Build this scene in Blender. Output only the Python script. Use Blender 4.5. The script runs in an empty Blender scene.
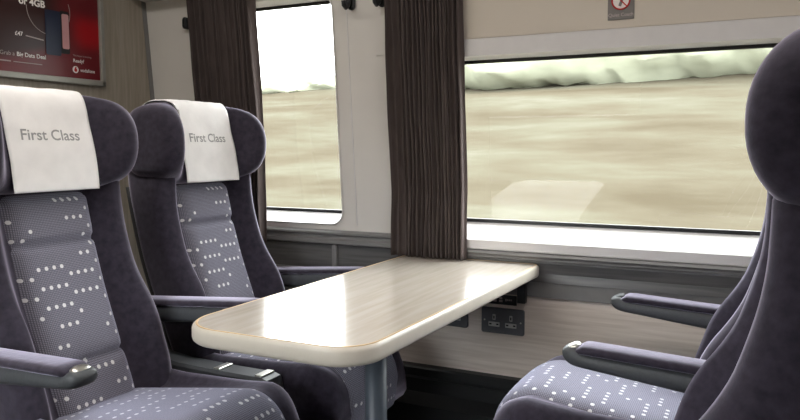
import bpy, bmesh, math, random
from math import sin, cos, pi, sqrt, tan, radians
from mathutils import Vector, Matrix, noise
random.seed(7)
SC = bpy.context.scene
COL = SC.collection

# ------------------------------------------------------------------ helpers
def clamp(x, a=0.0, b=1.0): return max(a, min(b, x))
def sstep(a, b, x):
    t = clamp((x - a) / (b - a)); return t * t * (3 - 2 * t)
def interp(tab, x):
    if x <= tab[0][0]: return tab[0][1]
    for (x0, y0), (x1, y1) in zip(tab, tab[1:]):
        if x <= x1: return y0 + (y1 - y0) * (x - x0) / (x1 - x0)
    return tab[-1][1]
def smooth_interp(tab, x, h=0.02):
    return sum(interp(tab, x + k * h) for k in (-2, -1, 0, 1, 2)) / 5.0

def mesh_obj(name, me, mat=None, parent=None, smooth=True, loc=None):
    o = bpy.data.objects.new(name, me); COL.objects.link(o)
    if mat is not None and not me.materials: me.materials.append(mat)
    if parent is not None: o.parent = parent
    if loc is not None: o.location = loc
    if smooth:
        for p in me.polygons: p.use_smooth = True
    return o
def bm_obj(name, bm, mat, parent=None, smooth=False, loc=None):
    bmesh.ops.recalc_face_normals(bm, faces=bm.faces[:])
    me = bpy.data.meshes.new(name); bm.to_mesh(me); bm.free()
    return mesh_obj(name, me, mat, parent, smooth, loc)
def empty(name, loc=(0, 0, 0), rz=0.0):
    o = bpy.data.objects.new(name, None); COL.objects.link(o)
    o.location = loc; o.rotation_euler = (0, 0, rz); o.empty_display_size = 0.1
    return o
def tag(o, label, cat, group=None, kind=None):
    o['label'] = label; o['category'] = cat
    if group: o['group'] = group
    if kind: o['kind'] = kind
    return o
def struct(o): o['kind'] = 'structure'; return o

def add_box(bm, x0, x1, y0, y1, z0, z1, bevel=0.0, seg=2):
    r = bmesh.ops.create_cube(bm, size=1.0)
    vs = r['verts']
    for v in vs:
        v.co = Vector((x0 + (v.co.x + .5) * (x1 - x0), y0 + (v.co.y + .5) * (y1 - y0), z0 + (v.co.z + .5) * (z1 - z0)))
    if bevel > 0:
        es = list({e for v in vs for e in v.link_edges})
        bmesh.ops.bevel(bm, geom=es, offset=bevel, segments=seg, affect='EDGES', profile=0.5)
def box(name, x0, x1, y0, y1, z0, z1, mat, parent=None, bevel=0.0, seg=2):
    bm = bmesh.new(); add_box(bm, x0, x1, y0, y1, z0, z1, bevel, seg)
    return bm_obj(name, bm, mat, parent, smooth=False)
def loft_me(name, rings, cap=True, closed=True, uv=None):
    """rings: list of equal-length point lists -> mesh; uv: matching lists of (u,v)."""
    n = len(rings[0]); verts = [tuple(p) for r in rings for p in r]
    faces = []
    m = n if closed else n - 1
    for i in range(len(rings) - 1):
        for j in range(m):
            k = (j + 1) % n
            faces.append((i * n + j, i * n + k, (i + 1) * n + k, (i + 1) * n + j))
    if cap and closed:
        faces.append(tuple(range(n - 1, -1, -1)))
        b = (len(rings) - 1) * n
        faces.append(tuple(b + j for j in range(n)))
    me = bpy.data.meshes.new(name); me.from_pydata(verts, [], faces); me.update()
    if uv is not None:
        flat = [q for r in uv for q in r]
        lay = me.uv_layers.new(name='UVMap')
        for lp in me.loops: lay.data[lp.index].uv = flat[lp.vertex_index]
    bm = bmesh.new(); bm.from_mesh(me)
    bmesh.ops.recalc_face_normals(bm, faces=bm.faces[:]); bm.to_mesh(me); bm.free()
    return me
def tube(bm, pts, r, n=10, cap=True):
    pts = [Vector(p) for p in pts]; rings = []
    for i, p in enumerate(pts):
        d = (pts[min(i + 1, len(pts) - 1)] - pts[max(i - 1, 0)]).normalized()
        a = d.orthogonal().normalized() if i == 0 else (rings_a - d * rings_a.dot(d)).normalized()
        rings_a = a; b = d.cross(a)
        rr = r[i] if isinstance(r, (list, tuple)) else r
        rings.append([bm.verts.new(p + (a * cos(2 * pi * k / n) + b * sin(2 * pi * k / n)) * rr) for k in range(n)])
    for i in range(len(rings) - 1):
        for k in range(n):
            bm.faces.new((rings[i][k], rings[i][(k + 1) % n], rings[i + 1][(k + 1) % n], rings[i + 1][k]))
    if cap:
        bm.faces.new(rings[0][::-1]); bm.faces.new(rings[-1])
def rrect(x0, x1, y0, y1, r, n=8):
    """rounded rectangle outline, r a number or (bl, br, tr, tl)"""
    if not isinstance(r, (tuple, list)): r = (r,) * 4
    out = []
    for (cx, cy, a0, rr) in ((x0 + r[0], y0 + r[0], pi, r[0]), (x1 - r[1], y0 + r[1], 1.5 * pi, r[1]),
                             (x1 - r[2], y1 - r[2], 0, r[2]), (x0 + r[3], y1 - r[3], .5 * pi, r[3])):
        for k in range(n + 1):
            a = a0 + .5 * pi * k / n
            out.append((cx + rr * cos(a), cy + rr * sin(a)))
    return out
def panel_me(name, outer, holes, depth):
    """flat plate with holes in local XY, thickness depth centred on z=0"""
    cu = bpy.data.curves.new(name + '_c', 'CURVE'); cu.dimensions = '2D'; cu.fill_mode = 'BOTH'; cu.extrude = depth / 2
    for pts in [outer] + holes:
        s = cu.splines.new('POLY'); s.points.add(len(pts) - 1); s.use_cyclic_u = True
        for q, p in zip(s.points, pts): q.co = (p[0], p[1], 0, 1)
    ob = bpy.data.objects.new(name + '_c', cu); COL.objects.link(ob)
    dg = bpy.context.evaluated_depsgraph_get(); dg.update()
    me = bpy.data.meshes.new_from_object(ob.evaluated_get(dg))
    bpy.data.objects.remove(ob); bpy.data.curves.remove(cu)
    me.name = name
    return me
def text_me(body, size, bold=0.0, align='LEFT'):
    cu = bpy.data.curves.new('txt', 'FONT'); cu.body = body; cu.size = size; cu.offset = bold
    cu.align_x = align; cu.resolution_u = 4
    ob = bpy.data.objects.new('txt', cu); COL.objects.link(ob)
    dg = bpy.context.evaluated_depsgraph_get(); dg.update()
    me = bpy.data.meshes.new_from_object(ob.evaluated_get(dg))
    bpy.data.objects.remove(ob); bpy.data.curves.remove(cu)
    return me

# ------------------------------------------------------------------ materials
def new_mat(name):
    m = bpy.data.materials.new(name); m.use_nodes = True
    nt = m.node_tree; return m, nt, nt.nodes['Principled BSDF']
def simple(name, col, rough=0.5, spec=0.5, metal=0.0, var=0.06, scale=30.0, bump=0.0, stretch=(1, 1, 1), coat=0.0, sheen=None, detail=3.0):
    m, nt, b = new_mat(name)
    tc = nt.nodes.new('ShaderNodeTexCoord'); mp = nt.nodes.new('ShaderNodeMapping'); mp.inputs['Scale'].default_value = stretch
    nz = nt.nodes.new('ShaderNodeTexNoise'); nz.inputs['Scale'].default_value = scale; nz.inputs['Detail'].default_value = detail
    nt.links.new(tc.outputs['Object'], mp.inputs[0]); nt.links.new(mp.outputs[0], nz.inputs['Vector'])
    mx = nt.nodes.new('ShaderNodeMix'); mx.data_type = 'RGBA'
    mx.inputs[6].default_value = (*[c * (1 - var) for c in col], 1); mx.inputs[7].default_value = (*[min(1, c * (1 + var)) for c in col], 1)
    mr = nt.nodes.new('ShaderNodeMapRange'); mr.inputs[1].default_value = .3; mr.inputs[2].default_value = .7
    nt.links.new(nz.outputs['Fac'], mr.inputs[0]); nt.links.new(mr.outputs[0], mx.inputs[0])
    nt.links.new(mx.outputs[2], b.inputs['Base Color'])
    b.inputs['Roughness'].default_value = rough; b.inputs['Specular IOR Level'].default_value = spec
    b.inputs['Metallic'].default_value = metal; b.inputs['Coat Weight'].default_value = coat
    if coat: b.inputs['Coat Roughness'].default_value = .12
    if sheen:
        b.inputs['Sheen Weight'].default_value = sheen[0]; b.inputs['Sheen Roughness'].default_value = sheen[1]
        b.inputs['Sheen Tint'].default_value = (*sheen[2], 1)
    if bump:
        bp = nt.nodes.new('ShaderNodeBump'); bp.inputs['Strength'].default_value = bump; bp.inputs['Distance'].default_value = .004
        nt.links.new(nz.outputs['Fac'], bp.inputs['Height']); nt.links.new(bp.outputs[0], b.inputs['Normal'])
    return m
def mnode(nt, op, a, b=None, c=None):
    n = nt.nodes.new('ShaderNodeMath'); n.operation = op
    for i, x in enumerate((a, b, c)):
        if x is None: continue
        if isinstance(x, (int, float)): n.inputs[i].default_value = x
        else: nt.links.new(x, n.inputs[i])
    return n.outputs[0]
def dotted(name, base_lo, base_hi, dot):
    m, nt, b = new_mat(name)
    uvn = nt.nodes.new('ShaderNodeUVMap'); sp = nt.nodes.new('ShaderNodeSeparateXYZ'); nt.links.new(uvn.outputs[0], sp.inputs[0])
    U, V = sp.outputs[0], sp.outputs[1]
    DX, DY, R = .0215, .046, .0050
    x = mnode(nt, 'DIVIDE', U, DX)
    run = mnode(nt, 'FLOOR', mnode(nt, 'DIVIDE', x, 4.0))
    y0 = mnode(nt, 'DIVIDE', V, DY)
    y = mnode(nt, 'ADD', y0, mnode(nt, 'MULTIPLY', mnode(nt, 'FLOORED_MODULO', run, 2.0), 0.45))
    row = mnode(nt, 'FLOOR', y)
    xs = x
    cell = mnode(nt, 'FLOOR', xs)
    wn = nt.nodes.new('ShaderNodeTexWhiteNoise'); wn.noise_dimensions = '2D'
    cb = nt.nodes.new('ShaderNodeCombineXYZ'); nt.links.new(mnode(nt, 'FLOOR', mnode(nt, 'DIVIDE', mnode(nt, 'ADD', cell, mnode(nt, 'MULTIPLY', row, 1.7)), 3.0)), cb.inputs[0]); nt.links.new(row, cb.inputs[1])
    nt.links.new(cb.outputs[0], wn.inputs['Vector'])
    on = mnode(nt, 'GREATER_THAN', wn.outputs['Value'], 0.30)
    fx = mnode(nt, 'MULTIPLY', mnode(nt, 'SUBTRACT', mnode(nt, 'FRACT', xs), .5), DX)
    fy = mnode(nt, 'MULTIPLY', mnode(nt, 'SUBTRACT', mnode(nt, 'FRACT', y), .5), DY)
    d = mnode(nt, 'SQRT', mnode(nt, 'ADD', mnode(nt, 'POWER', fx, 2.0), mnode(nt, 'POWER', fy, 2.0)))
    dm = mnode(nt, 'MULTIPLY', mnode(nt, 'LESS_THAN', d, R), on)
    P = .0042
    gx = mnode(nt, 'LESS_THAN', mnode(nt, 'FRACT', mnode(nt, 'DIVIDE', U, P)), .35)
    gy = mnode(nt, 'LESS_THAN', mnode(nt, 'FRACT', mnode(nt, 'DIVIDE', V, P)), .35)
    g = mnode(nt, 'MAXIMUM', gx, gy)
    m1 = nt.nodes.new('ShaderNodeMix'); m1.data_type = 'RGBA'; m1.inputs[6].default_value = (*base_hi, 1); m1.inputs[7].default_value = (*base_lo, 1)
    nt.links.new(g, m1.inputs[0])
    m2 = nt.nodes.new('ShaderNodeMix'); m2.data_type = 'RGBA'; m2.inputs[7].default_value = (*dot, 1)
    nt.links.new(m1.outputs[2], m2.inputs[6]); nt.links.new(dm, m2.inputs[0])
    nt.links.new(m2.outputs[2], b.inputs['Base Color'])
    b.inputs['Roughness'].default_value = .9; b.inputs['Specular IOR Level'].default_value = .2
    b.inputs['Sheen Weight'].default_value = .7; b.inputs['Sheen Tint'].default_value = (.74, .75, 1, 1)
    bp = nt.nodes.new('ShaderNodeBump'); bp.inputs['Strength'].default_value = .25; bp.inputs['Distance'].default_value = .001
    nt.links.new(mnode(nt, 'SUBTRACT', 1.0, g), bp.inputs['Height']); nt.links.new(bp.outputs[0], b.inputs['Normal'])
    return m
def wood(name, cols, axis, scale=10.0, rough=.4, spec=.5, stretch=14.0, coat=0.0):
    """procedural laminate: fine grain running along axis"""
    m, nt, b = new_mat(name)
    tc = nt.nodes.new('ShaderNodeTexCoord'); mp = nt.nodes.new('ShaderNodeMapping')
    s = [stretch] * 3; s[axis] = 1.0; mp.inputs['Scale'].default_value = s
    nt.links.new(tc.outputs['Object'], mp.inputs[0])
    n1 = nt.nodes.new('ShaderNodeTexNoise'); n1.inputs['Scale'].default_value = scale; n1.inputs['Detail'].default_value = 5; n1.inputs['Distortion'].default_value = .4
    nt.links.new(mp.outputs[0], n1.inputs['Vector'])
    cr = nt.nodes.new('ShaderNodeValToRGB'); cr.color_ramp.elements[0].position = .32; cr.color_ramp.elements[1].position = .68
    cr.color_ramp.elements[0].color = (*cols[0], 1); cr.color_ramp.elements[1].color = (*cols[1], 1)
    nt.links.new(n1.outputs['Fac'], cr.inputs[0]); nt.links.new(cr.outputs[0], b.inputs['Base Color'])
    b.inputs['Roughness'].default_value = rough; b.inputs['Specular IOR Level'].default_value = spec
    if coat: b.inputs['Coat Weight'].default_value = coat; b.inputs['Coat Roughness'].default_value = .14
    return m

M = {}
SHT = (.86, .80, 1.0)
M['velvet'] = simple('purple_velvet', (.031, .026, .038), .85, .15, var=.32, scale=55, bump=.2, sheen=(.95, .40, SHT), detail=8.0)
M['dots'] = dotted('dotted_moquette', (.092, .088, .108), (.265, .255, .31), (.76, .75, .75))
M['plastic'] = simple('grey_plastic', (.058, .062, .068), .45, .4, var=.08, scale=200, bump=.05)
M['dark_plastic'] = simple('dark_plastic', (.018, .02, .022), .5, .4)
M['chrome'] = simple('satin_metal', (.55, .54, .50), .28, .5, metal=.9)
M['cloth'] = simple('white_paper_cloth', (.90, .875, .865), .9, .1, var=.03, scale=25, bump=.25)
M['print'] = simple('grey_print', (.36, .355, .355), .9, .1)
M['table'] = wood('pale_laminate', ((.52, .46, .39), (.61, .55, .485)), 1, 4.0, .17, .5, 16.0, coat=.6)
M['lip'] = simple('cream_lipping', (.60, .55, .47), .35, .5, var=.03)
M['tan'] = simple('tan_edge_line', (.60, .42, .22), .4, .5)
M['pole'] = simple('slate_paint', (.055, .068, .085), .45, .4)
M['wall'] = simple('warm_white_panel', (.66, .63, .59), .5, .4, var=.025, scale=6)
M['frame'] = simple('white_window_surround', (.72, .70, .68), .4, .5, var=.02)
M['upper'] = simple('beige_wall_panel', (.60, .54, .465), .6, .3, var=.03, scale=5)
M['band'] = simple('light_grey_band', (.66, .64, .635), .45, .4, var=.02)
M['bulk'] = wood('bulkhead_laminate', ((.265, .23, .185), (.345, .305, .255)), 2, 5.0, .5, .3, 16.0)
M['woodpanel'] = wood('light_wood_panel', ((.60, .52, .455), (.74, .665, .595)), 0, 5.0, .45, .4, 18.0)
M['dado'] = wood('dark_grey_woodgrain', ((.058, .056, .056), (.118, .114, .112)), 0, 4.0, .35, .5, 18.0)
M['dado_light'] = simple('mid_grey_strip', (.185, .180, .178), .4, .4, var=.05)
M['black'] = simple('black_rubber', (.010, .011, .012), .5, .4)
M['carpet'] = simple('black_carpet', (.012, .013, .016), .95, .1, var=.4, scale=300, bump=.3)
M['curtain'] = simple('taupe_curtain', (.078, .060, .056), .9, .1, var=.15, scale=60, stretch=(1, 1, .2), sheen=(.25, .5, (.8, .7, .7)))
M['ceil'] = simple('ceiling_white', (.68, .66, .62), .6, .3, var=.02)
M['gasket'] = simple('black_gasket', (.012, .012, .013), .45, .5)
M['white'] = simple('print_white', (.80, .76, .74), .6, .3, var=.02)
M['red'] = simple('print_red', (.45, .02, .02), .6, .3)
M['navy'] = simple('print_navy', (.012, .018, .045), .35, .4)
M['pink'] = simple('print_pink', (.50, .26, .27), .5, .4)
M['dim'] = simple('print_dim_white', (.42, .36, .35), .6, .3, var=.02)
M['alu'] = simple('grey_poster_frame', (.32, .31, .28), .4, .5, metal=.3)
M['sign'] = simple('sign_grey', (.20, .185, .175), .5, .4)
M['pigeon'] = simple('socket_slate', (.085, .09, .10), .42, .5)
M['outlet'] = simple('socket_outlet_grey', (.45, .45, .44), .5, .4)

def glass_mat():
    m = bpy.data.materials.new('window_glass'); m.use_nodes = True; nt = m.node_tree; nt.nodes.clear()
    out = nt.nodes.new('ShaderNodeOutputMaterial'); mx = nt.nodes.new('ShaderNodeMixShader')
    tr = nt.nodes.new('ShaderNodeBsdfTransparent'); gl = nt.nodes.new('ShaderNodeBsdfGlossy')
    tr.inputs[0].default_value = (.965, .97, .955, 1); gl.inputs['Roughness'].default_value = .02
    fr = nt.nodes.new('ShaderNodeFresnel'); fr.inputs[0].default_value = 1.5
    ge = nt.nodes.new('ShaderNodeNewGeometry')
    nt.links.new(mnode(nt, 'MULTIPLY', fr.outputs[0], mnode(nt, 'SUBTRACT', 1.0, ge.outputs['Backfacing'])), mx.inputs[0]); nt.links.new(tr.outputs[0], mx.inputs[1]); nt.links.new(gl.outputs[0], mx.inputs[2])
    nt.links.new(mx.outputs[0], out.inputs[0])
    return m
M['glass'] = glass_mat()
def emis(name, col, s):
    m = bpy.data.materials.new(name); m.use_nodes = True; nt = m.node_tree; nt.nodes.clear()
    out = nt.nodes.new('ShaderNodeOutputMaterial'); e = nt.nodes.new('ShaderNodeEmission')
    e.inputs[0].default_value = (*col, 1); e.inputs[1].default_value = s
    nt.links.new(e.outputs[0], out.inputs[0]); return m

# ------------------------------------------------------------------ room shell
XB, XE = -2.21, 2.3            # bulkhead, far end of the bay
YW, YA = 2.24, -0.75           # window wall, opposite wall
ZD, LEAN = 0.765, radians(5)
TL = tan(LEAN)
def wy(z): return YW - (z - ZD) * TL       # y of the leaning window wall at height z
def S(z): return (z - ZD) / cos(LEAN)
ZC = 2.15

struct(box('floor', XB - .06, XE, YA - .1, YW + .14, -.05, 0, M['carpet']))
struct(box('ceiling', XB - .06, XE, YA - .1, YW + .14, ZC, ZC + .05, M['ceil']))
struct(box('wall_left', XB - .06, XB, YA - .1, YW + .14, 0, ZC, M['bulk']))
struct(box('wall_right', XE, XE + .05, YA - .1, YW + .14, 0, ZC, M['bulk']))

W1 = (-1.93, -1.338, .822, 1.632)      # hole in the wall face: x0,x1,z0,z1
W2 = (-1.02, .46, .800, 1.392)
W3 = (.95, 2.2, .800, 1.392)
def leaning(o):
    o.location = (0, YW, ZD); o.rotation_euler = (radians(90) + LEAN, 0, 0); return o
def hole(w, r): return rrect(w[0], w[1], S(w[2]), S(w[3]), r)
me = panel_me('wall_back', [(XB, 0), (XE, 0), (XE, S(ZC + .04)), (XB, S(ZC + .04))], [hole(W1, .05), hole(W2, .03), hole(W3, .03)], .03)
o = struct(leaning(mesh_obj('wall_back', me, M['wall'], smooth=False)))
o.location = (0, YW + .015 * cos(LEAN), ZD + .015 * sin(LEAN))
# upper panel of warmer beige above the big window
me = panel_me('upper_panel', rrect(-1.02, XE - .02, S(1.447), S(1.93), .004), [], .006)
o = leaning(mesh_obj('wall_back_upper', me, M['upper'], smooth=False)); struct(o)
o.location = (0, YW - .003, ZD)
# pale grey band over the big window
me = panel_me('band', rrect(-1.02, XE - .02, S(1.392), S(1.445), .004), [], .016)
o = leaning(mesh_obj('trim_1', me, M['band'], smooth=False)); struct(o); o.location = (0, YW - .006, ZD)

def window(name, w, r, gl, depth, slope_z, gname):
    """surround ring from the hole in the wall to the glass set further out"""
    n = 8
    hx = rrect(w[0], w[1], w[2], w[3], r, n); gx = rrect(gl[0], gl[1], gl[2], gl[3], max(r * .9, .02), n)
    e = struct(empty(name, ((w[0] + w[1]) / 2, wy(w[2]), w[2]))); off = e.location.copy()
    def P(p, d): return Vector((p[0], wy(p[1]) + d, p[1])) - off
    A = [P(p, -.006) for p in rrect(w[0] - .003, w[1] + .003, w[2] - .003, w[3] + .003, r, n)]
    A2 = [P(p, -.009) for p in hx]
    B = [P(p, .006) for p in hx]
    C = [P(p, depth) for p in gx]
    D = [P(p, depth + .03) for p in gx]
    me = loft_me('window_frame', [A, A2, B, C, D], cap=False)
    f = mesh_obj('window_frame', me, M['frame'], e, smooth=False)
    g0 = [P(p, depth - .004) for p in gx]
    g1 = [P(p, depth - .004) for p in rrect(gl[0] + .010, gl[1] - .010, gl[2] + .012, gl[3] - .010, .02, n)]
    g2 = [P(p, depth + .012) for p in rrect(gl[0] + .010, gl[1] - .010, gl[2] + .012, gl[3] - .010, .02, n)]
    mesh_obj('window_seal', loft_me('window_seal', [g0, g1, g2], cap=False), M['gasket'], e, smooth=False)
    c = [P(p, depth + .006) for p in gx]
    me = bpy.data.meshes.new('window_pane'); me.from_pydata([tuple(p) for p in c], [], [tuple(range(len(c)))])
    bm = bmesh.new(); bm.from_mesh(me)
    rg = bmesh.ops.extrude_face_region(bm, geom=bm.faces[:])
    bmesh.ops.translate(bm, verts=[v for v in rg['geom'] if isinstance(v, bmesh.types.BMVert)], vec=(0, .006, 0))
    bmesh.ops.recalc_face_normals(bm, faces=bm.faces[:]); bm.to_mesh(me); bm.free()
    mesh_obj('window_pane', me, M['glass'], e, smooth=False)
    return e
window('window_1', W1, .05, (-1.92, -1.343, .855, 1.628), .075, 0, '')
window('window_2', W2, .03, (-1.01, .45, .847, 1.388), .075, 0, '')
window('added_window', W3, .03, (.96, 2.19, .856, 1.388), .075, 0, '')  # out of view, added as an extra opening to let in daylight

# face below the big window's sill, dado mouldings, laminate and skirting
X1 = -1.02
struct(box('trim_2', X1, XE, 2.212, 2.25, ZD + .001, .800, M['band'], bevel=.004))
def moulding(name, x0, x1, prof, mat):
    rings = [[(x, p[0], p[1]) for p in prof] for x in (x0, x1)]
    return struct(mesh_obj(name, loft_me(name, rings), mat, smooth=False))
moulding('trim_3', -1.13, XE, [(2.27, .765), (2.205, .765), (2.200, .757), (2.207, .749), (2.207, .744), (2.216, .740), (2.216, .734), (2.27, .734)], M['dado_light'])
moulding('trim_4', -1.13, XE, [(2.27, .733), (2.222, .733), (2.226, .700), (2.222, .672), (2.27, .672)], M['dado'])
moulding('trim_5', -1.13, XE, [(2.27, .671), (2.228, .671), (2.228, .622), (2.27, .622)], M['dado_light'])
struct(box('wall_back_lower', XB, XE, 2.236, 2.28, .30, .70, M['woodpanel']))
# darker boxed dado on the left bay
moulding('trim_6', XB, -1.13, [(2.27, .800), (2.222, .800), (2.214, .793), (2.214, .786), (2.222, .780), (2.222, .770), (2.212, .764), (2.212, .752), (2.225, .748), (2.27, .748)], M['dado_light'])
bm = bmesh.new()
add_box(bm, XB, -1.13, 2.228, 2.27, .34, .747)
bm_ = bm_obj('trim_7', bm, M['dado']); struct(bm_)
struct(box('trim_8', -1.379, -1.36, 2.214, 2.232, .34, .747, M['dado_light'], bevel=.003))
struct(box('trim_9', XB, -1.13, 2.222, 2.232, .60, .655, M['dado_light'], bevel=.003))
moulding('baseboard_back', XB, XE, [(2.28, .345), (2.205, .345), (2.200, .338), (2.200, .312), (2.185, .308), (2.185, .262), (2.13, .235), (2.13, .16), (2.10, .150), (2.10, .0), (2.28, .0)], M['black'])
# cove over the windows (underside of the luggage rack)
moulding('trim_10', XB, XE, [(2.20, 1.672), (2.02, 1.700), (1.95, 1.74), (1.93, 1.80), (1.93, 2.10), (2.20, 2.10)], M['ceil'])
# corner strip where window wall meets bulkhead
bm = bmesh.new()
add_box(bm, XB, XB + .004, 0, .02, S(.80), S(1.68))
o = bm_obj('trim_11', bm, M['dado_light']); struct(o)
for v in o.data.vertices:
    x, d, s = v.co; v.co = (x, YW - s * sin(LEAN) - d * cos(LEAN), ZD + s * cos(LEAN))
# pillar between the windows: vertical seam and raised pad behind the hooks
o = leaning(mesh_obj('trim_12', panel_me('trim_12', [(-1.284, S(.82)), (-1.281, S(.82)), (-1.281, S(1.66)), (-1.284, S(1.66))], [], .003), M['band'], smooth=False)); struct(o)
o = leaning(mesh_obj('trim_13', panel_me('trim_13', rrect(-1.185, -1.03, S(1.415), S(1.67), .012), [], .012), M['wall'], smooth=False)); struct(o)

# opposite side of the carriage (behind the viewer), its one opening placed to light the left seats
me = panel_me('wall_front', [(XB, 0), (XE, 0), (XE, ZC), (XB, ZC)], [rrect(-2.0, -.75, .8, 1.5, .05)], .05)
o = struct(mesh_obj('wall_front', me, M['wall'], smooth=False)); o.rotation_euler = (radians(90), 0, 0); o.location = (0, YA - .03, 0)

# unseen ceiling lamps, added to brighten the carriage interior
M['lamp'] = emis('lamp_diffuser', (1.0, .95, .89), 5.0)
for i, (x0, lab) in enumerate(((-1.95, 'unseen long ceiling light added over the left pair of seats'), (-.35, 'unseen long ceiling light added over the right pair of seats'))):
    e = tag(empty('added_ceiling_light', (x0 + .65, .98, ZC)), lab, 'ceiling light', 'added ceiling lights')
    box('light_housing', -.68, .68, -.13, .13, -.03, -.001, M['ceil'], e, bevel=.008)
    box('diffuser', -.65, .65, -.11, .11, -.042, -.031, M['lamp'], e)

# ------------------------------------------------------------------ seats
HW, HAU, HAZ, HUC, HM = .234, .108, .138, -.093, 2.2
def head_in(v):
    """how far the rounded ends draw the side profile in"""
    t = clamp((abs(v) - (HW - .045)) / .045)
    return .052 * (1 - sqrt(max(0, 1 - t ** 2.2)))
def head_mid(v): return 1 - sstep(.122, .190, abs(v))
def spow(x, e): return math.copysign(abs(x) ** e, x)
def head_pt(v, th, grow=0.0):
    """point of the headrest: v across, th round the side profile (0 = front, pi/2 = top)"""
    k = head_mid(v); m = HM + (4.5 - HM) * k
    a = HAU - head_in(v) + grow; b = HAZ - head_in(v) - .020 * sstep(.10, HW, abs(v)) + grow
    mid = HUC + (-.140 - HUC) * k
    if cos(th) <= 0: return mid + (mid - HUC + a) * spow(cos(th), 2 / 3.4), b * spow(sin(th), 2 / 3.4)
    z = b * spow(sin(th), 2 / m); c = spow(cos(th), 2 / m)
    uc = -.045 - .037 * sstep(-.16, .16, z) + grow          # upright pad between the wings, leaning back at the top
    f = HUC + a; f += (uc - f) * k
    return mid + (f - mid) * c, z
def headrest_me():
    rings = []; n = 48
    for i in range(49):
        v = HW * .9995 * sin(-pi / 2 + pi * i / 48)
        rings.append([(u, v, z) for u, z in (head_pt(v, 2 * pi * k / n) for k in range(n))])
    for sg_ in (0, -1):
        c = [Vector(p) for p in rings[sg_]]; m_ = sum(c, Vector()) / n
        ins = [tuple(m_ + (p - m_) * .5) for p in c]
        rings = [ins] + rings if sg_ == 0 else rings + [ins]
    return loft_me('headrest', rings)

UP = [(.38, .105), (.46, .086), (.60, .030), (.70, -.012), (.80, -.046), (.975, -.090), (1.02, -.100)]
UWING = [(.38, .138), (.50, .140), (.55, .127), (.62, .102), (.667, .092), (.70, .070), (.76, .024), (.80, .008), (.825, .0), (.915, -.024), (1.0, -.028)]
WB = [(.38, .222), (.55, .225), (.66, .224), (.80, .222), (.95, .220), (1.02, .214)]
def back_front(v, z):
    w = smooth_interp(WB, z); up = smooth_interp(UP, z); uw = smooth_interp(UWING, z)
    a = abs(v)
    u = up + (uw - up) * sstep(w - .100, w - .040, a)
    t = clamp((a - (w - .05)) / .05)
    return u - .055 * (1 - sqrt(max(0, 1 - t * t)))
def backrest_me():
    rings = []
    zs = [.385 + (1.032 - .385) * k / 42 for k in range(43)]
    for z in zs:
        w = smooth_interp(WB, z); ub = smooth_interp(UP, z) - .110
        ring = []
        for k in range(41):
            v = w * sin(-pi / 2 + pi * k / 40); ring.append((back_front(v, z), v, z))
        for k in range(17):
            v = w * cos(pi * k / 16) * .998
            t = clamp((abs(v) - (w - .05)) / .05)
            ring.append((ub + .045 * (1 - sqrt(max(0, 1 - t * t))), v, z))
        rings.append(ring)
    c = rings[0]; rings.insert(0, [(.9 * p[0] + .006, p[1] * .95, .375) for p in c])
    rings.append([(p[0] * .9 - .006, p[1] * .93, 1.040) for p in rings[-1]])
    return loft_me('backrest', rings)
def panel_w(z): return .122 + .012 * (z - .46) / .5
def backpanel_me():
    rings, uvs = [], []
    zs = [.440 + (.985 - .440) * k / 60 for k in range(61)]
    for i, z in enumerate(zs):
        w = panel_w(z); r, q = [], []
        up = smooth_interp(UP, z)
        fold = .011 * math.exp(-((z - .862) / .010) ** 2) + .010 * math.exp(-((z - .575) / .010) ** 2)
        seg = (.862, .985) if z > .862 else ((.575, .862) if z > .575 else (.44, .575))
        tt = (z - seg[0]) / (seg[1] - seg[0]); bul = .010 * sqrt(max(0, 1 - (2 * tt - 1) ** 4))
        endt = sstep(0, .02, .985 - z) * sstep(0, .015, z - .44)
        for k in range(25):
            sv = -1 + 2 * k / 24
            v = w * sv
            ed = 1 - abs(sv) ** 8
            u = up - .004 + (.018 + bul - fold) * ed * (.25 + .75 * endt) - .012 * (1 - ed)
            r.append((u, v, z)); q.append((v + .6, z))
        rings.append(r); uvs.append(q)
    return loft_me('back_panel', rings, closed=False, uv=uvs)
CL, CW = .555, .245
def cush_top(u): return .442 + .150 * clamp(u, 0, .46)
def cush_drop(u):
    t = clamp((u - .43) / (CL - .43)); return .115 * (1 - sqrt(max(0, 1 - t ** 2.2)))
def cushion_me():
    rings = []
    us = [-.02 + .45 * k / 14 for k in range(15)] + [.43 + (CL - .43) * sin(pi / 2 * k / 14) for k in range(1, 15)]
    for u in us:
        zt = cush_top(u) - cush_drop(u); zb = .315 + .0 * u
        ridge = .036 * (1 - .75 * sstep(.12, .45, u)) + .022 * (1 - sstep(.02, .20, u))
        w = CW - .035 * sstep(.44, .56, u) ** 2
        ring = []
        for k in range(41):
            v = w * sin(-pi / 2 + pi * k / 40); a = abs(v)
            t = clamp((a - (w - .055)) / .055)
            z = zt + ridge * sstep(w - .085, w - .045, a) - .07 * (1 - sqrt(max(0, 1 - t * t)))
            ring.append((u, v, max(z, zb + .012)))
        for k in range(13):
            v = w * cos(pi * k / 12) * .985
            ring.append((u - .01, v, zb))
        rings.append(ring)
    return loft_me('seat_cushion', rings)
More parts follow.
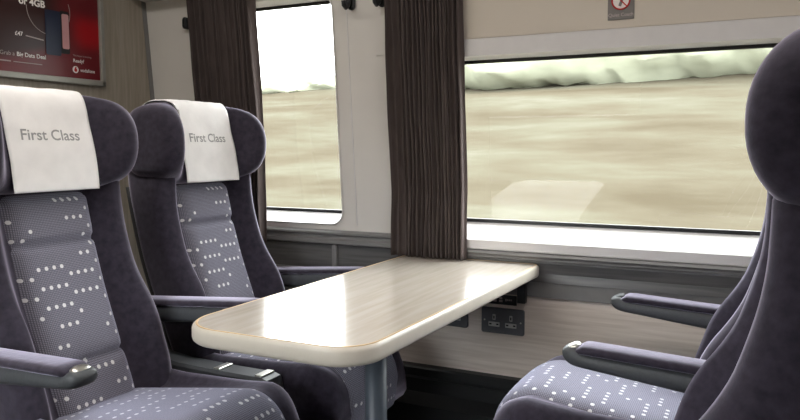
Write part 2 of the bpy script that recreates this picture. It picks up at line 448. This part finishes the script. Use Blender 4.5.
def pad_me():
    path = []
    for k in range(26):
        u = .03 + .40 * k / 25; path.append((u, cush_top(u), 0.0, 1.0))
    for k in range(1, 15):
        u = .43 + (CL - .43) * sin(pi / 2 * k / 14)
        path.append((u, cush_top(u) - cush_drop(u), None, None))
    zend = path[-1][1]
    for k in range(1, 7): path.append((CL - .002 * k, zend - .013 * k, None, None))
    pts = [Vector((p[0], p[1])) for p in path]
    rings, uvs = [], []; s = 0.0
    for i, p in enumerate(pts):
        d = (pts[min(i + 1, len(pts) - 1)] - pts[max(i - 1, 0)]).normalized(); nrm = Vector((-d.y, d.x))
        if i: s += (p - pts[i - 1]).length
        w = .168 - .012 * sstep(.3, .6, s); r, q = [], []
        for k in range(25):
            sv = -1 + 2 * k / 24; ed = 1 - abs(sv) ** 8
            h = -.012 + (.026 + .004 * (1 - sv * sv)) * ed
            a = p + nrm * h
            r.append((a.x, w * sv, a.y)); q.append((w * sv + .31, -s + 2.0))
        rings.append(r); uvs.append(q)
    return loft_me('cushion_pad', rings, closed=False, uv=uvs)
def sect(hw, z0, z1, n=20, e=3.0):
    zc, hz = (z0 + z1) / 2, (z1 - z0) / 2
    return [(hw * spow(cos(2 * pi * k / n), 2 / e), zc + hz * spow(sin(2 * pi * k / n), 2 / e)) for k in range(n)]
def arm_me(reach, rise):
    def top(u): return .648 + rise * u / reach
    rings = []
    for k in range(33):
        t = k / 32; u = -.07 + (reach + .07) * (1 - (1 - t) ** 1.8)
        q = clamp((reach - u) / .034); fz = max(.03, (1 - (1 - q) ** 2.2) ** .5)
        zb = .602 + .034 * clamp(u / reach) + .4 * rise * clamp(u / reach)
        zt = top(u) + .010 + .010 * (1 - sstep(.025, .045, reach - u)); zm = zb + (zt - zb) * .6
        rings.append([(u, v, z) for v, z in sect(.0335 * fz ** .6, zm - (zm - zb) * fz, zm + (zt - zm) * fz)])
    body = loft_me('armrest_body', rings)
    rings = []
    for k in range(25):
        t = k / 24; u = -.07 + (reach - .030 + .07) * t
        q = clamp((reach - .030 - u) / .03); f = max(.05, sqrt(1 - (1 - q) ** 2))
        zt = top(u) + .026; zb = top(u) + .004
        rings.append([(u, v, z) for v, z in sect(.0355 * (.75 + .25 * f), zb, zb + (zt - zb) * (.45 + .55 * f))])
    pad = loft_me('armrest_pad', rings)
    rings = []
    for k in range(11):
        a = -pi / 2 + pi * k / 10
        u = reach - .022 + .016 * sin(a); c = max(.04, cos(a)); zc_ = top(u) + .012 - .006 * sin(a)
        rings.append([(u, v, z) for v, z in sect(.024 * c, zc_ - .010 * c, zc_ + .0105 * c, e=2.3)])
    tip = loft_me('armrest_tip', rings)
    return body, pad, tip
_cache = {}
def cached(key, fn):
    if key not in _cache: _cache[key] = fn()
    return _cache[key]

def make_seat(label, loc, rz, arms, reach, rise, head_dz, head_du=0):
    e = tag(empty('train_seat', loc, rz), label, 'seat', 'train seats around the table')
    bk = mesh_obj('backrest', cached('b', backrest_me), M['velvet'], e)
    mesh_obj('back_panel', cached('bp', backpanel_me), M['dots'], e)['label'] = 'dotted grey fabric panel'
    mesh_obj('headrest', cached('h', headrest_me), M['velvet'], e, loc=(head_du, 0, 1.136 + head_dz)).scale.z = HSC if head_dz < 0 else 1.0
    mesh_obj('seat_cushion', cached('c', cushion_me), M['velvet'], e)
    mesh_obj('cushion_pad', cached('cp', pad_me), M['dots'], e)['label'] = 'dotted grey seat fabric'
    def base():
        bm = bmesh.new()
        add_box(bm, -.02, .47, -.215, .215, .24, .33, .015)
        add_box(bm, .02, .36, -.14, .14, .0, .25, .02)
        bmesh.ops.recalc_face_normals(bm, faces=bm.faces[:])
        me = bpy.data.meshes.new('seat_base'); bm.to_mesh(me); bm.free(); return me
    mesh_obj('seat_base', cached('base', base), M['dark_plastic'], e, smooth=False)
    def shell():
        rings = []
        for k in range(21):
            z = .34 + (.98 - .34) * k / 20; w = smooth_interp(WB, z) - .015; ub = smooth_interp(UP, z) - .103
            rings.append([(ub - .028 + .02 * abs(sv) ** 6, w * sv, z) for sv in [-1 + j / 8 for j in range(17)]] + [(ub + .01, w * sv, z) for sv in [1 - j / 8 for j in range(17)]])
        return loft_me('back_shell', rings)
    mesh_obj('back_shell', cached('sh', shell), M['plastic'], e)
    for v, tip_label in arms:
        body, pad, tip = cached(('arm', reach, rise), lambda: arm_me(reach, rise))
        a = mesh_obj('armrest', body, M['plastic'], e, loc=(0, v, 0)); a['label'] = 'padded armrest with grey plastic body'
        mesh_obj('armrest_pad', pad, M['velvet'], a)
        tp = tip.copy()
        tp.materials.clear(); tp.materials.append(M['chrome'] if tip_label == 0 else M['dark_plastic'])
        mesh_obj('armrest_tip', tp, None, a)['label'] = 'shiny rounded armrest end' if tip_label == 0 else 'dark rounded armrest end'
    return e
YN, YF, XL, XR = 1.22, 1.79, -1.525, 0.0
HDZ, HDU, HSC = -.020, .010, .93
make_seat('left side train seat nearest the camera, beside the aisle, its headrest under the red poster', (XL, YN, 0), 0, [(-.285, 0)], .395, .010, HDZ, HDU)
window_seat = make_seat('left side train seat beside the window curtain, behind the table corner', (XL, YF, 0), 0, [(-.285, 0), (.285, 0)], .395, .030, HDZ, HDU)
make_seat('right side train seat by the window, dotted cushion in view under its armrests', (XR, YF, 0), pi, [(.285, 0), (-.285, 1)], .355, .018, 0)
make_seat('right side train seat nearest the camera, its dark headrest at the picture edge', (XR - .008, YN, 0), pi, [], .355, .018, 0, -.008)

# white headrest cloths
CLW = .122
def cloth(label, loc, seed, skew, flare):
    ZT_ = .112
    th1 = math.asin((ZT_ / HAZ) ** (4.5 / 2))
    def surf(v, t):
        """t 0 = bottom hem in front .. .5 = top of the front .. 1 = end behind"""
        w = noise.noise(Vector((v * 14 + seed, t * 7, seed))) * .0035
        if t < .5:
            z = -.132 + (ZT_ + .132) * t / .5
            th = 0 if z <= 0 else math.asin((z / (HAZ + .004)) ** (4.5 / 2))
            u = head_pt(v, th, .004)[0]
            if z <= 0: u += -.037 * (sstep(-.16, .16, z) - .5)
        else:
            u, z = head_pt(v, th1 + (pi + .3 - th1) * (t - .5) / .5, .004)
        f = 1 - sstep(.38, .60, t)
        return Vector((u + (.002 + w) * f, v, z + (.001 + .004 * abs(noise.noise(Vector((v * 17, t * 9, seed + 2))))) * (1 - f)))
    n, m = 24, 80
    front = []
    for i in range(m + 1):
        row = []
        for j in range(n + 1):
            sv = -1 + 2 * j / n
            fl = sstep(.1, .55, i / m); v = CLW * sv * (1 + (flare * fl if sv < 0 else -.05 * fl)) + skew * (i / m - .3) * .02
            row.append(surf(v, i / m))
        front.append(row)
    verts = [tuple(p) for r in front for p in r]
    faces = [(i * (n + 1) + j, i * (n + 1) + j + 1, (i + 1) * (n + 1) + j + 1, (i + 1) * (n + 1) + j) for i in range(m) for j in range(n)]
    me = bpy.data.meshes.new('headrest_cover'); me.from_pydata(verts, [], faces)
    for v_ in me.vertices: v_.co.z *= HSC
    e = mesh_obj('headrest_cover', me, M['cloth'], None, loc=loc); tag(e, label, 'headrest cover', 'white headrest covers')
    sm = e.modifiers.new('thick', 'SOLIDIFY'); sm.thickness = .0016; sm.offset = 1
    t = text_me('First Class', .046, 0.0006, 'CENTER')
    bm = bmesh.new(); bm.from_mesh(t); bmesh.ops.subdivide_edges(bm, edges=[x for x in bm.edges if x.calc_length() > .006], cuts=2); bm.to_mesh(t); bm.free()
    wid = max(v.co.x for v in t.vertices) - min(v.co.x for v in t.vertices); k = .165 / wid
    for v in t.vertices:
        y_, z_ = v.co.x * k - .004, v.co.y * k + .004
        # same paper surface: find t for this height on the front
        lo, hi = 0.0, .5
        for _ in range(22):
            mid = (lo + hi) / 2
            if surf(y_, mid).z < z_: lo = mid
            else: hi = mid
        v.co = surf(y_, lo) + Vector((.0022, 0, 0)); v.co.z *= HSC
    t.materials.clear(); mesh_obj('lettering', t, M['print'], e, smooth=False)['label'] = 'grey printed words First Class'
    return e
cloth('white First Class headrest cloth on the left seat nearest the camera', (XL + HDU, YN, 1.136 + HDZ), 1.3, .25, .05)
cloth('white First Class headrest cloth on the left seat beside the curtain', (XL + HDU, YF, 1.136 + HDZ), 5.1, -.1, .28)

# grey plastic shroud between the two left seats
VO = (YN - YF) / 2
rings = []
for u, zt in ((-.10, .540), (.0, .514), (.10, .503), (.25, .500), (.385, .500), (.405, .494), (.415, .44)):
    rings.append([(u, v, z) for v, z in ((-.036, .34), (-.036, zt - .008), (-.030, zt), (.030, zt), (.036, zt - .008), (.036, .34))])
sh = mesh_obj('side_shroud', loft_me('side_shroud', rings), M['plastic'], window_seat, smooth=False, loc=(0, VO, 0)); sh['label'] = 'grey plastic shroud beside the cushion'
for u in (.235, .375):
    bm = bmesh.new(); add_box(bm, u - .012, u + .012, -.029, .029, .4995, .5050, .003)
    bm_obj('metal_tab', bm, M['chrome'], sh)['label'] = 'bright metal tab'

# ------------------------------------------------------------------ table
ZT = .730
def table_outline(d=0.0):
    """four corners with their own radii, slightly tapering"""
    c = [((-1.088 + d, 1.105 + d), .105), ((-.632 - d, 1.105 + d), .085), ((-.602 - d, 2.226 - d), .022), ((-1.083 + d, 2.226 - d), .03)]
    out = []
    for i in range(4):
        p, r = Vector(c[i][0]), c[i][1]; a = (Vector(c[i - 1][0]) - p).normalized(); b = (Vector(c[(i + 1) % 4][0]) - p).normalized()
        ang = a.angle(b); l = r / tan(ang / 2); ctr = p + (a + b).normalized() * (r / sin(ang / 2))
        s0 = p + a * l - ctr; s1 = p + b * l - ctr
        a0 = math.atan2(s0.y, s0.x); a1 = math.atan2(s1.y, s1.x)
        while a1 < a0: a1 += 2 * pi
        if a1 - a0 > pi: a1 -= 2 * pi
        for k in range(13):
            aa = a0 + (a1 - a0) * k / 12; out.append((ctr.x + r * cos(aa), ctr.y + r * sin(aa)))
    return out
tb = tag(empty('table', (-.84, 1.42, 0)), 'pale wood laminate table with cream edge between facing seats', 'table')
off = Vector((-.84, 1.42, 0))
def tring(d, z): return [(x - off.x, y - off.y, z) for x, y in table_outline(d)]
mesh_obj('tabletop', loft_me('tabletop', [tring(.006, ZT - .036), tring(.006, ZT - .002), tring(.008, ZT)]), M['table'], tb, smooth=False)
rings = []
for d, z in ((.010, ZT - .0385), (.004, ZT - .038), (.001, ZT - .034), (0, ZT - .028), (0, ZT - .010), (.0012, ZT - .005), (.004, ZT - .0012), (.0062, ZT - .0005), (.0062, ZT - .037)):
    rings.append(tring(d, z))
mesh_obj('edge_lipping', loft_me('edge_lipping', rings, cap=False), M['lip'], tb)
mesh_obj('edge_line', loft_me('edge_line', [tring(.0058, ZT - .0006), tring(.0060, ZT + .0006), tring(.0092, ZT + .0006), tring(.0095, ZT - .001)], cap=False), M['tan'], tb, smooth=False)
bm = bmesh.new(); tube(bm, [(.062, .02, 0.01), (.062, .02, ZT - .037)], .026, 24)
bm_obj('table_leg', bm, M['pole'], tb, smooth=True)
bm = bmesh.new(); tube(bm, [(.062, .02, 0.0), (.062, .02, .008), (.062, .02, .012)], [.09, .09, .08], 28)
bm_obj('foot_plate', bm, M['pole'], tb)
for x in (-.16, .18):
    bm = bmesh.new(); add_box(bm, x - .014, x + .014, .45, .805, ZT - .058, ZT - .037, .003)
    add_box(bm, x - .014, x + .014, .785, .808, ZT - .13, ZT - .045, .003)
    bm_obj('wall_bracket', bm, M['dark_plastic'], tb)

# ------------------------------------------------------------------ curtains
def curtain(label, x0, x1, z0, z1, npl, seed, gap):
    rnd = random.Random(seed); n = npl * 12
    ph = [rnd.uniform(.55, 1.45) for _ in range(npl)]; tot = sum(ph)
    amp = [rnd.uniform(.6, 1.25) for _ in range(npl)]
    edge = [0]
    for p in ph: edge.append(edge[-1] + p / tot)
    rings = []; nz = 46
    for i in range(nz + 1):
        z = z0 + (z1 - z0) * i / nz; row = []
        t0 = i / nz
        for j in range(n + 1):
            s = j / n
            k = min(npl - 1, max(q for q in range(npl) if edge[q] <= s + 1e-9)); f = (s - edge[k]) / (edge[k + 1] - edge[k])
            w = (1 - cos(2 * pi * f)) / 2
            wob = .004 * noise.noise(Vector((s * 9, z * 3.2, seed))) + .0035 * noise.noise(Vector((s * 30, z * 6, seed + 4))) * (1 - t0 * .6)
            x = x0 + (x1 - x0) * s + .006 * sin(2 * pi * f) + wob
            y = min(wy(z) - gap, 2.194) - .030 * amp[k] * w + .6 * wob
            row.append((x, y, z))
        rings.append(row)
    me = loft_me('curtain', rings, closed=False)
    o = mesh_obj('curtain', me, M['curtain']); o.location = (0, 0, 0)
    sm = o.modifiers.new('thick', 'SOLIDIFY'); sm.thickness = .002
    return tag(o, label, 'curtain', 'pleated window curtains')
curtain('brown pleated curtain behind the left window seat headrest', -1.975, -1.655, .742, 1.75, 15, 11, .014)
curtain('brown pleated curtain standing over the far end of the table', -1.118, -.842, .733, 1.75, 17, 23, .030)

# ------------------------------------------------------------------ small fittings on the window wall
def socket(label, xc, zc):
    e = tag(empty('power_socket', (xc, 2.236, zc)), label, 'power socket', 'double power sockets')
    me = loft_me('socket_plate', [[(x, y, z) for x, z in rrect(-.0735 + d, .0735 - d, -.043 + d, .043 - d, .007)] for y, d in ((0, 0), (-.005, 0), (-.007, .002))])
    mesh_obj('socket_plate', me, M['pigeon'], e, smooth=False)
    for sx in (-.029, .029):
        bm = bmesh.new()
        add_box(bm, sx - .019, sx + .019, -.0085, -.0068, -.020, -.005, .0012)
        add_box(bm, sx - .005, sx + .005, -.0085, -.0068, .002, .021, .0012)
        oo = bm_obj('outlet', bm, M['outlet'], e); oo['label'] = 'pale grey three-pin outlet'
        bm = bmesh.new()
        add_box(bm, sx - .0022, sx + .0022, -.0092, -.0083, .006, .016)
        for q in (-.012, .012): add_box(bm, sx + q - .004, sx + q + .004, -.0092, -.0083, -.0145, -.0095)
        bm_obj('pin_slot', bm, M['black'], oo)
    for sx in (-.062, .062):
        bm = bmesh.new(); tube(bm, [(sx, -.0065, 0), (sx, -.0085, 0)], .0028, 10)
        bm_obj('screw', bm, M['chrome'], e)
socket('grey double power socket on the wood panel below the table end', -.729, .530)
socket('grey double power socket mostly hidden behind the table underside', -.925, .536)
e = tag(empty('socket_sign', (-.735, 2.236, .601)), 'small black icon sign above the visible power socket', 'sign')
box('sign_plate', -.052, .052, -.003, 0, -.0165, .0165, M['black'], e, bevel=.001)
bm = bmesh.new()
for x0 in (-.028, -.008):
    add_box(bm, x0, x0 + .012, -.0036, -.0029, -.008, -.001); add_box(bm, x0 + .001, x0 + .011, -.0036, -.0029, .002, .008)
add_box(bm, .014, .018, -.0036, -.0029, -.004, .004)
for k in range(3): add_box(bm, .020 + k * .006, .0242 + k * .006, -.0036, -.0029, -.002, .003)
bm_obj('pictogram', bm, M['dim'], e)

# quiet coach sign (lies on the leaning wall)
SZ = 1.515
sg = tag(empty('quiet_coach_sign', (-.365, wy(SZ) - .006, SZ)), 'small grey Quiet Coach sign above the big window', 'sign'); sg.rotation_euler = (LEAN, 0, 0)
box('sign_board', -.037, .037, -.004, 0, -.045, .075, M['sign'], sg, bevel=.001)
def flat(name, pts, y, mat, parent, th=.0006):
    me = bpy.data.meshes.new(name); n = len(pts)
    v = [(p[0], y, p[1]) for p in pts] + [(p[0], y - th, p[1]) for p in pts]
    me.from_pydata(v, [], [tuple(range(n)), tuple(range(2 * n - 1, n - 1, -1))] + [(i, i + n, (i + 1) % n + n, (i + 1) % n) for i in range(n)])
    bm = bmesh.new(); bm.from_mesh(me); return bm_obj(name, bm, mat, parent)
def circ(cx, cy, r, n=36): return [(cx + r * cos(2 * pi * k / n), cy + r * sin(2 * pi * k / n)) for k in range(n)]
flat('sign_disc', circ(0, .008, .0265), -.0041, M['white'], sg)
bm = bmesh.new(); tube(bm, [(.0245 * cos(2 * pi * k / 36), -.0052, .008 + .0245 * sin(2 * pi * k / 36)) for k in range(37)], .0022, 6, cap=False)
tube(bm, [(-.017, -.0054, .025), (.017, -.0054, -.009)], .0018, 6)
bm_obj('prohibition_ring', bm, M['red'], sg)
flat('phone_symbol', [(-.007, -.006), (.0005, -.009), (.010, .019), (.0025, .022)], -.0048, M['sign'], sg, .0003)
t = text_me('Quiet Coach', .0135, .0003, 'CENTER')
for v in t.vertices: v.co = (v.co.x, -.0043, v.co.y - .036)
t.materials.clear(); mesh_obj('lettering', t, M['dim'], sg, smooth=False)

def hook(label, x, z, ln):
    y0 = wy(z) - .004
    e = tag(empty('coat_hook', (x, y0, z)), label, 'coat hook', 'coat hooks')
    me = loft_me('hook_plate', [[(px, y, pz) for px, pz in rrect(-.013 + d, .013 - d, -.035 + d, .045 - d, .012)] for y, d in ((-.001, 0), (-.008, 0), (-.012, .004))])
    mesh_obj('hook_plate', me, M['dark_plastic'], e, smooth=False)
    bm = bmesh.new(); tube(bm, [(0, -.008, .03), (0, -.022, .005), (0, -.032, -.022), (0, -.044, -.032), (0, -.056, -.026), (0, -.060, -.012)], [.010, .010, .010, .009, .008, .007], 12)
    bm_obj('hook_arm', bm, M['dark_plastic'], e, smooth=True)
hook('black coat hook nearer the left window', -1.256, 1.604, 0)
hook('black coat hook beside the middle curtain', -1.138, 1.604, 0)
e = tag(empty('curtain_stay', (-1.992, wy(1.58) - .004, 1.58)), 'small dark clip at the upper edge of the left curtain', 'clip')
me = loft_me('clip', [[(px, y, pz) for px, pz in rrect(-.010 + d, .010 - d, -.022 + d, .022 - d, .008)] for y, d in ((0, 0), (-.020, 0), (-.026, .004))])
mesh_obj('clip_plate', me, M['dark_plastic'], e, smooth=False)

# ------------------------------------------------------------------ poster on the bulkhead
PX = XB
PY0, PY1, PZ0, PZ1 = 1.16, 1.936, 1.333, 1.93
po = tag(empty('poster', (PX, 0, 0)), 'dark red framed advertising poster on the bulkhead above the left seats', 'poster')
def pposter():
    m, nt, b = new_mat('poster_print')
    tc = nt.nodes.new('ShaderNodeTexCoord'); sp = nt.nodes.new('ShaderNodeSeparateXYZ'); nt.links.new(tc.outputs['Object'], sp.inputs[0])
    Y, Z = sp.outputs[1], sp.outputs[2]
    # printed artwork: black backdrop at upper left, crimson floor, bright red block at right
    def rng(x, a, b_):
        n = nt.nodes.new('ShaderNodeMapRange'); n.interpolation_type = 'SMOOTHSTEP'; nt.links.new(x, n.inputs[0]); n.inputs[1].default_value = a; n.inputs[2].default_value = b_; return n.outputs[0]
    c1 = nt.nodes.new('ShaderNodeMix'); c1.data_type = 'RGBA'
    c1.inputs[6].default_value = (.13, .012, .016, 1); c1.inputs[7].default_value = (.036, .014, .014, 1)
    slant = mnode(nt, 'ADD', Z, mnode(nt, 'MULTIPLY', Y, -.25))
    nt.links.new(mnode(nt, 'MULTIPLY', rng(slant, .985, 1.035), mnode(nt, 'SUBTRACT', 1.0, mnode(nt, 'MULTIPLY', rng(Y, 1.70, 1.79), .8))), c1.inputs[0])
    c2 = nt.nodes.new('ShaderNodeMix'); c2.data_type = 'RGBA'; c2.inputs[7].default_value = (.33, .010, .014, 1)
    nt.links.new(c1.outputs[2], c2.inputs[6])
    blk = mnode(nt, 'MULTIPLY', mnode(nt, 'MULTIPLY', rng(Y, 1.78, 1.86), rng(Z, 1.435, 1.50)), mnode(nt, 'SUBTRACT', 1.0, rng(Z, 1.53, 1.60)))
    nt.links.new(blk, c2.inputs[0]); nt.links.new(c2.outputs[2], b.inputs['Base Color'])
    b.inputs['Roughness'].default_value = .3; b.inputs['Specular IOR Level'].default_value = .3
    return m
box('poster_sheet', .002, .006, PY0, PY1 - .01, PZ0 + .01, PZ1, pposter(), po)
bm = bmesh.new()
add_box(bm, .001, .018, PY0 - .015, PY1 + .004, PZ0 - .004, PZ0 + .017, .003)
add_box(bm, .001, .018, PY0 - .015, PY1 + .004, PZ1 - .01, PZ1 + .012, .003)
add_box(bm, .001, .018, PY1 - .014, PY1 + .004, PZ0 - .004, PZ1 + .012, .003)
add_box(bm, .001, .018, PY0 - .015, PY0 + .004, PZ0 - .004, PZ1 + .012, .003)
bm_obj('poster_frame', bm, M['alu'], po)
def pflat(name, pts, x, mat, th=.0006):
    me = bpy.data.meshes.new(name); n = len(pts)
    v = [(x, p[0], p[1]) for p in pts] + [(x + th, p[0], p[1]) for p in pts]
    me.from_pydata(v, [], [tuple(range(n)), tuple(range(2 * n - 1, n - 1, -1))] + [(i, i + n, (i + 1) % n + n, (i + 1) % n) for i in range(n)])
    bm = bmesh.new(); bm.from_mesh(me); return bm_obj(name, bm, mat, po)
def ptext(body, y, z, width, mat, bold=0.0, name='lettering'):
    t = text_me(body, .04, bold); x0 = min(v.co.x for v in t.vertices); w = max(v.co.x for v in t.vertices) - x0; k = width / w
    for v in t.vertices: v.co = (.0072, y + (v.co.x - x0) * k, z + v.co.y * k)
    t.materials.clear(); return mesh_obj(name, t, mat, po, smooth=False)
ptext('or 4GB', 1.602, 1.578, .098, M['white'], .0012)
ptext('£47', 1.583, 1.472, .029, M['white'], .0008)
pflat('rule_line', [(1.623, 1.473), (1.690, 1.466), (1.690, 1.470), (1.623, 1.477)], .0062, M['dim'])
ptext('Grab a ', 1.527, 1.404, .052, M['dim'])
ptext('Big Data Deal', 1.587, 1.404, .108, M['white'], .0006)
pflat('rule_line', [(1.527, 1.383), (1.565, 1.383), (1.565, 1.387), (1.527, 1.387)], .0062, M['dim'])
pflat('rule_line', [(1.574, 1.383), (1.68, 1.383), (1.68, 1.3855), (1.574, 1.3855)], .0062, M['dim'])
ptext('The future is exciting.', 1.806, 1.428, .080, M['dim'])
ptext('Ready?', 1.806, 1.407, .046, M['white'], .0008)
pflat('logo_disc', circ(1.815, 1.381, .0125), .0062, M['white'])
drop = [(1.815 + .0062 * cos(a), 1.379 + .0062 * sin(a)) for a in [pi * (.85 + 1.55 * k / 20) for k in range(21)]] + [(1.8185, 1.3885), (1.8165, 1.3915), (1.812, 1.3885)]
pflat('logo_mark', drop, .0069, M['red'], .0004)
ptext('vodafone', 1.834, 1.375, .064, M['white'], .0006)
# printed handset pair and the white cord looping behind it
def prr(name, cy0, cy1, z0, z1, x, mat, skew=0.0):
    pts = rrect(cy0, cy1, z0, z1, .006, 5); return pflat(name, [(p[0] + skew * (p[1] - z0), p[1]) for p in pts], x, mat)
bm = bmesh.new()
loop = [(.0050, 1.715 + .085 * cos(a), 1.575 + .085 * sin(a)) for a in [radians(178 + 204 * k / 30) for k in range(31)]]
tube(bm, loop, .0016, 6); bm_obj('cord', bm, M['dim'], po)
prr('phone_back', 1.757, 1.794, 1.432, 1.580, .0064, M['black'])
prr('phone_face', 1.764, 1.792, 1.449, 1.570, .0071, M['pink'])
prr('phone_front', 1.697, 1.757, 1.422, 1.575, .0078, M['navy'])

# ------------------------------------------------------------------ outside: railway bank, hedge, sky
def bank_mat():
    m, nt, b = new_mat('dry_grass_bank')
    tc = nt.nodes.new('ShaderNodeTexCoord'); mp = nt.nodes.new('ShaderNodeMapping'); mp.inputs['Scale'].default_value = (.18, .55, 1.3)
    nt.links.new(tc.outputs['Object'], mp.inputs[0])
    n1 = nt.nodes.new('ShaderNodeTexNoise'); n1.inputs['Scale'].default_value = 1.5; n1.inputs['Detail'].default_value = 7; n1.inputs['Roughness'].default_value = .62
    nt.links.new(mp.outputs[0], n1.inputs['Vector'])
    cr = nt.nodes.new('ShaderNodeValToRGB'); r = cr.color_ramp
    r.elements[0].position = .32; r.elements[0].color = (0.0475, 0.0396, 0.0271, 1); r.elements[1].position = .70; r.elements[1].color = (0.0881, 0.0836, 0.0678, 1)
    x = r.elements.new(.46); x.color = (0.0599, 0.0520, 0.0373, 1)
    x = r.elements.new(.57); x.color = (0.0689, 0.0644, 0.0475, 1)
    nt.links.new(n1.outputs['Fac'], cr.inputs[0]); nt.links.new(cr.outputs[0], b.inputs['Base Color'])
    b.inputs['Roughness'].default_value = 1; b.inputs['Specular IOR Level'].default_value = 0
    return m
def bank_z(x, y):
    z = interp([(2.9, -1.25), (4.2, -1.2), (5.2, -.75), (13.5, 2.05), (15.5, 2.55), (60, 3.0)], y)
    return z + .22 * noise.noise(Vector((x * .16, y * .5, 2.0))) * sstep(4, 6, y)
xs = [-60 + 90 * i / 120 for i in range(121)]; ys = [2.9 + .35 * j for j in range(45)] + [20, 26, 36, 60]
me = loft_me('ground', [[(x, y, bank_z(x, y)) for x in xs] for y in ys], closed=False)
gm = bank_mat(); struct(mesh_obj('ground', me, gm))
me = loft_me('ground', [[(x, -y + 1.5, bank_z(x + 40, y)) for x in xs[::3]] for y in ys], closed=False)
struct(mesh_obj('ground', me, gm))
me = bpy.data.meshes.new('ground'); me.from_pydata([(-60, -1.41, -1.27), (30, -1.41, -1.27), (30, 2.91, -1.27), (-60, 2.91, -1.27)], [], [(0, 1, 2, 3)])
struct(mesh_obj('ground', me, gm))
def leaf_mat():
    m = simple('hedge_leaves', (.28, .29, .22), .9, .1, var=.2, scale=2.2, stretch=(.5, 1, 1), detail=8.0)
    return m
M['leaf'] = leaf_mat()
def hedge(label, x0, x1, y, zt, seed):
    n = int((x1 - x0) * 5); rings = []
    for i in range(n + 1):
        x = x0 + (x1 - x0) * i / n
        e = min(1, (i + .3) / 4, (n - i + .3) / 4)
        h = (zt + .55 * noise.noise(Vector((x * .5, seed, 0))) + .3 * noise.noise(Vector((x * 1.7, seed, 3)))) * sqrt(e)
        zb = bank_z(x, y) - .2; ring = []
        for k in range(20):
            a = 2 * pi * k / 20
            q = 1 + .28 * noise.noise(Vector((x * 2.2, cos(a) * 2 + seed, sin(a) * 2))) + .14 * noise.noise(Vector((x * 6, cos(a) * 5, sin(a) * 5 + seed)))
            ring.append((x, y + 1.0 * q * cos(a) * sqrt(e), zb + h * .5 + h * .5 * q * sin(a)))
        rings.append(ring)
    o = mesh_obj('hedge', loft_me('hedge', rings), M['leaf']); return tag(o, label, 'hedge', kind='stuff')
hedge('pale green hedge along the bank top beyond the big window', -7.4, 6.0, 15.6, 1.5, 3.0)
hedge('low pale hedge on the bank beyond the left window', -30, -8.2, 16.5, .5, 9.0)

# ------------------------------------------------------------------ light
w = bpy.data.worlds.new('World'); SC.world = w; w.use_nodes = True
nt = w.node_tree; bg = nt.nodes['Background']
bg.inputs[0].default_value = (.93, .97, 1.0, 1); bg.inputs[1].default_value = 5.2

# ------------------------------------------------------------------ camera
cam = bpy.data.cameras.new('camera'); co = bpy.data.objects.new('camera', cam); COL.objects.link(co)
cam.sensor_width = 36; cam.lens = 715 / 800 * 36; cam.clip_start = .02
co.location = (0, 0, 1.10)
co.rotation_euler = (radians(90) - math.atan(62 / 715), 0, math.atan(355 / 715))
SC.camera = co
vs = SC.view_settings
vs.view_transform = 'Standard'; vs.look = 'None'; vs.exposure = 1.4; vs.gamma = 1.0; vs.use_curve_mapping = False
SC.cycles.max_bounces = 10; SC.cycles.diffuse_bounces = 6; SC.cycles.transparent_max_bounces = 12
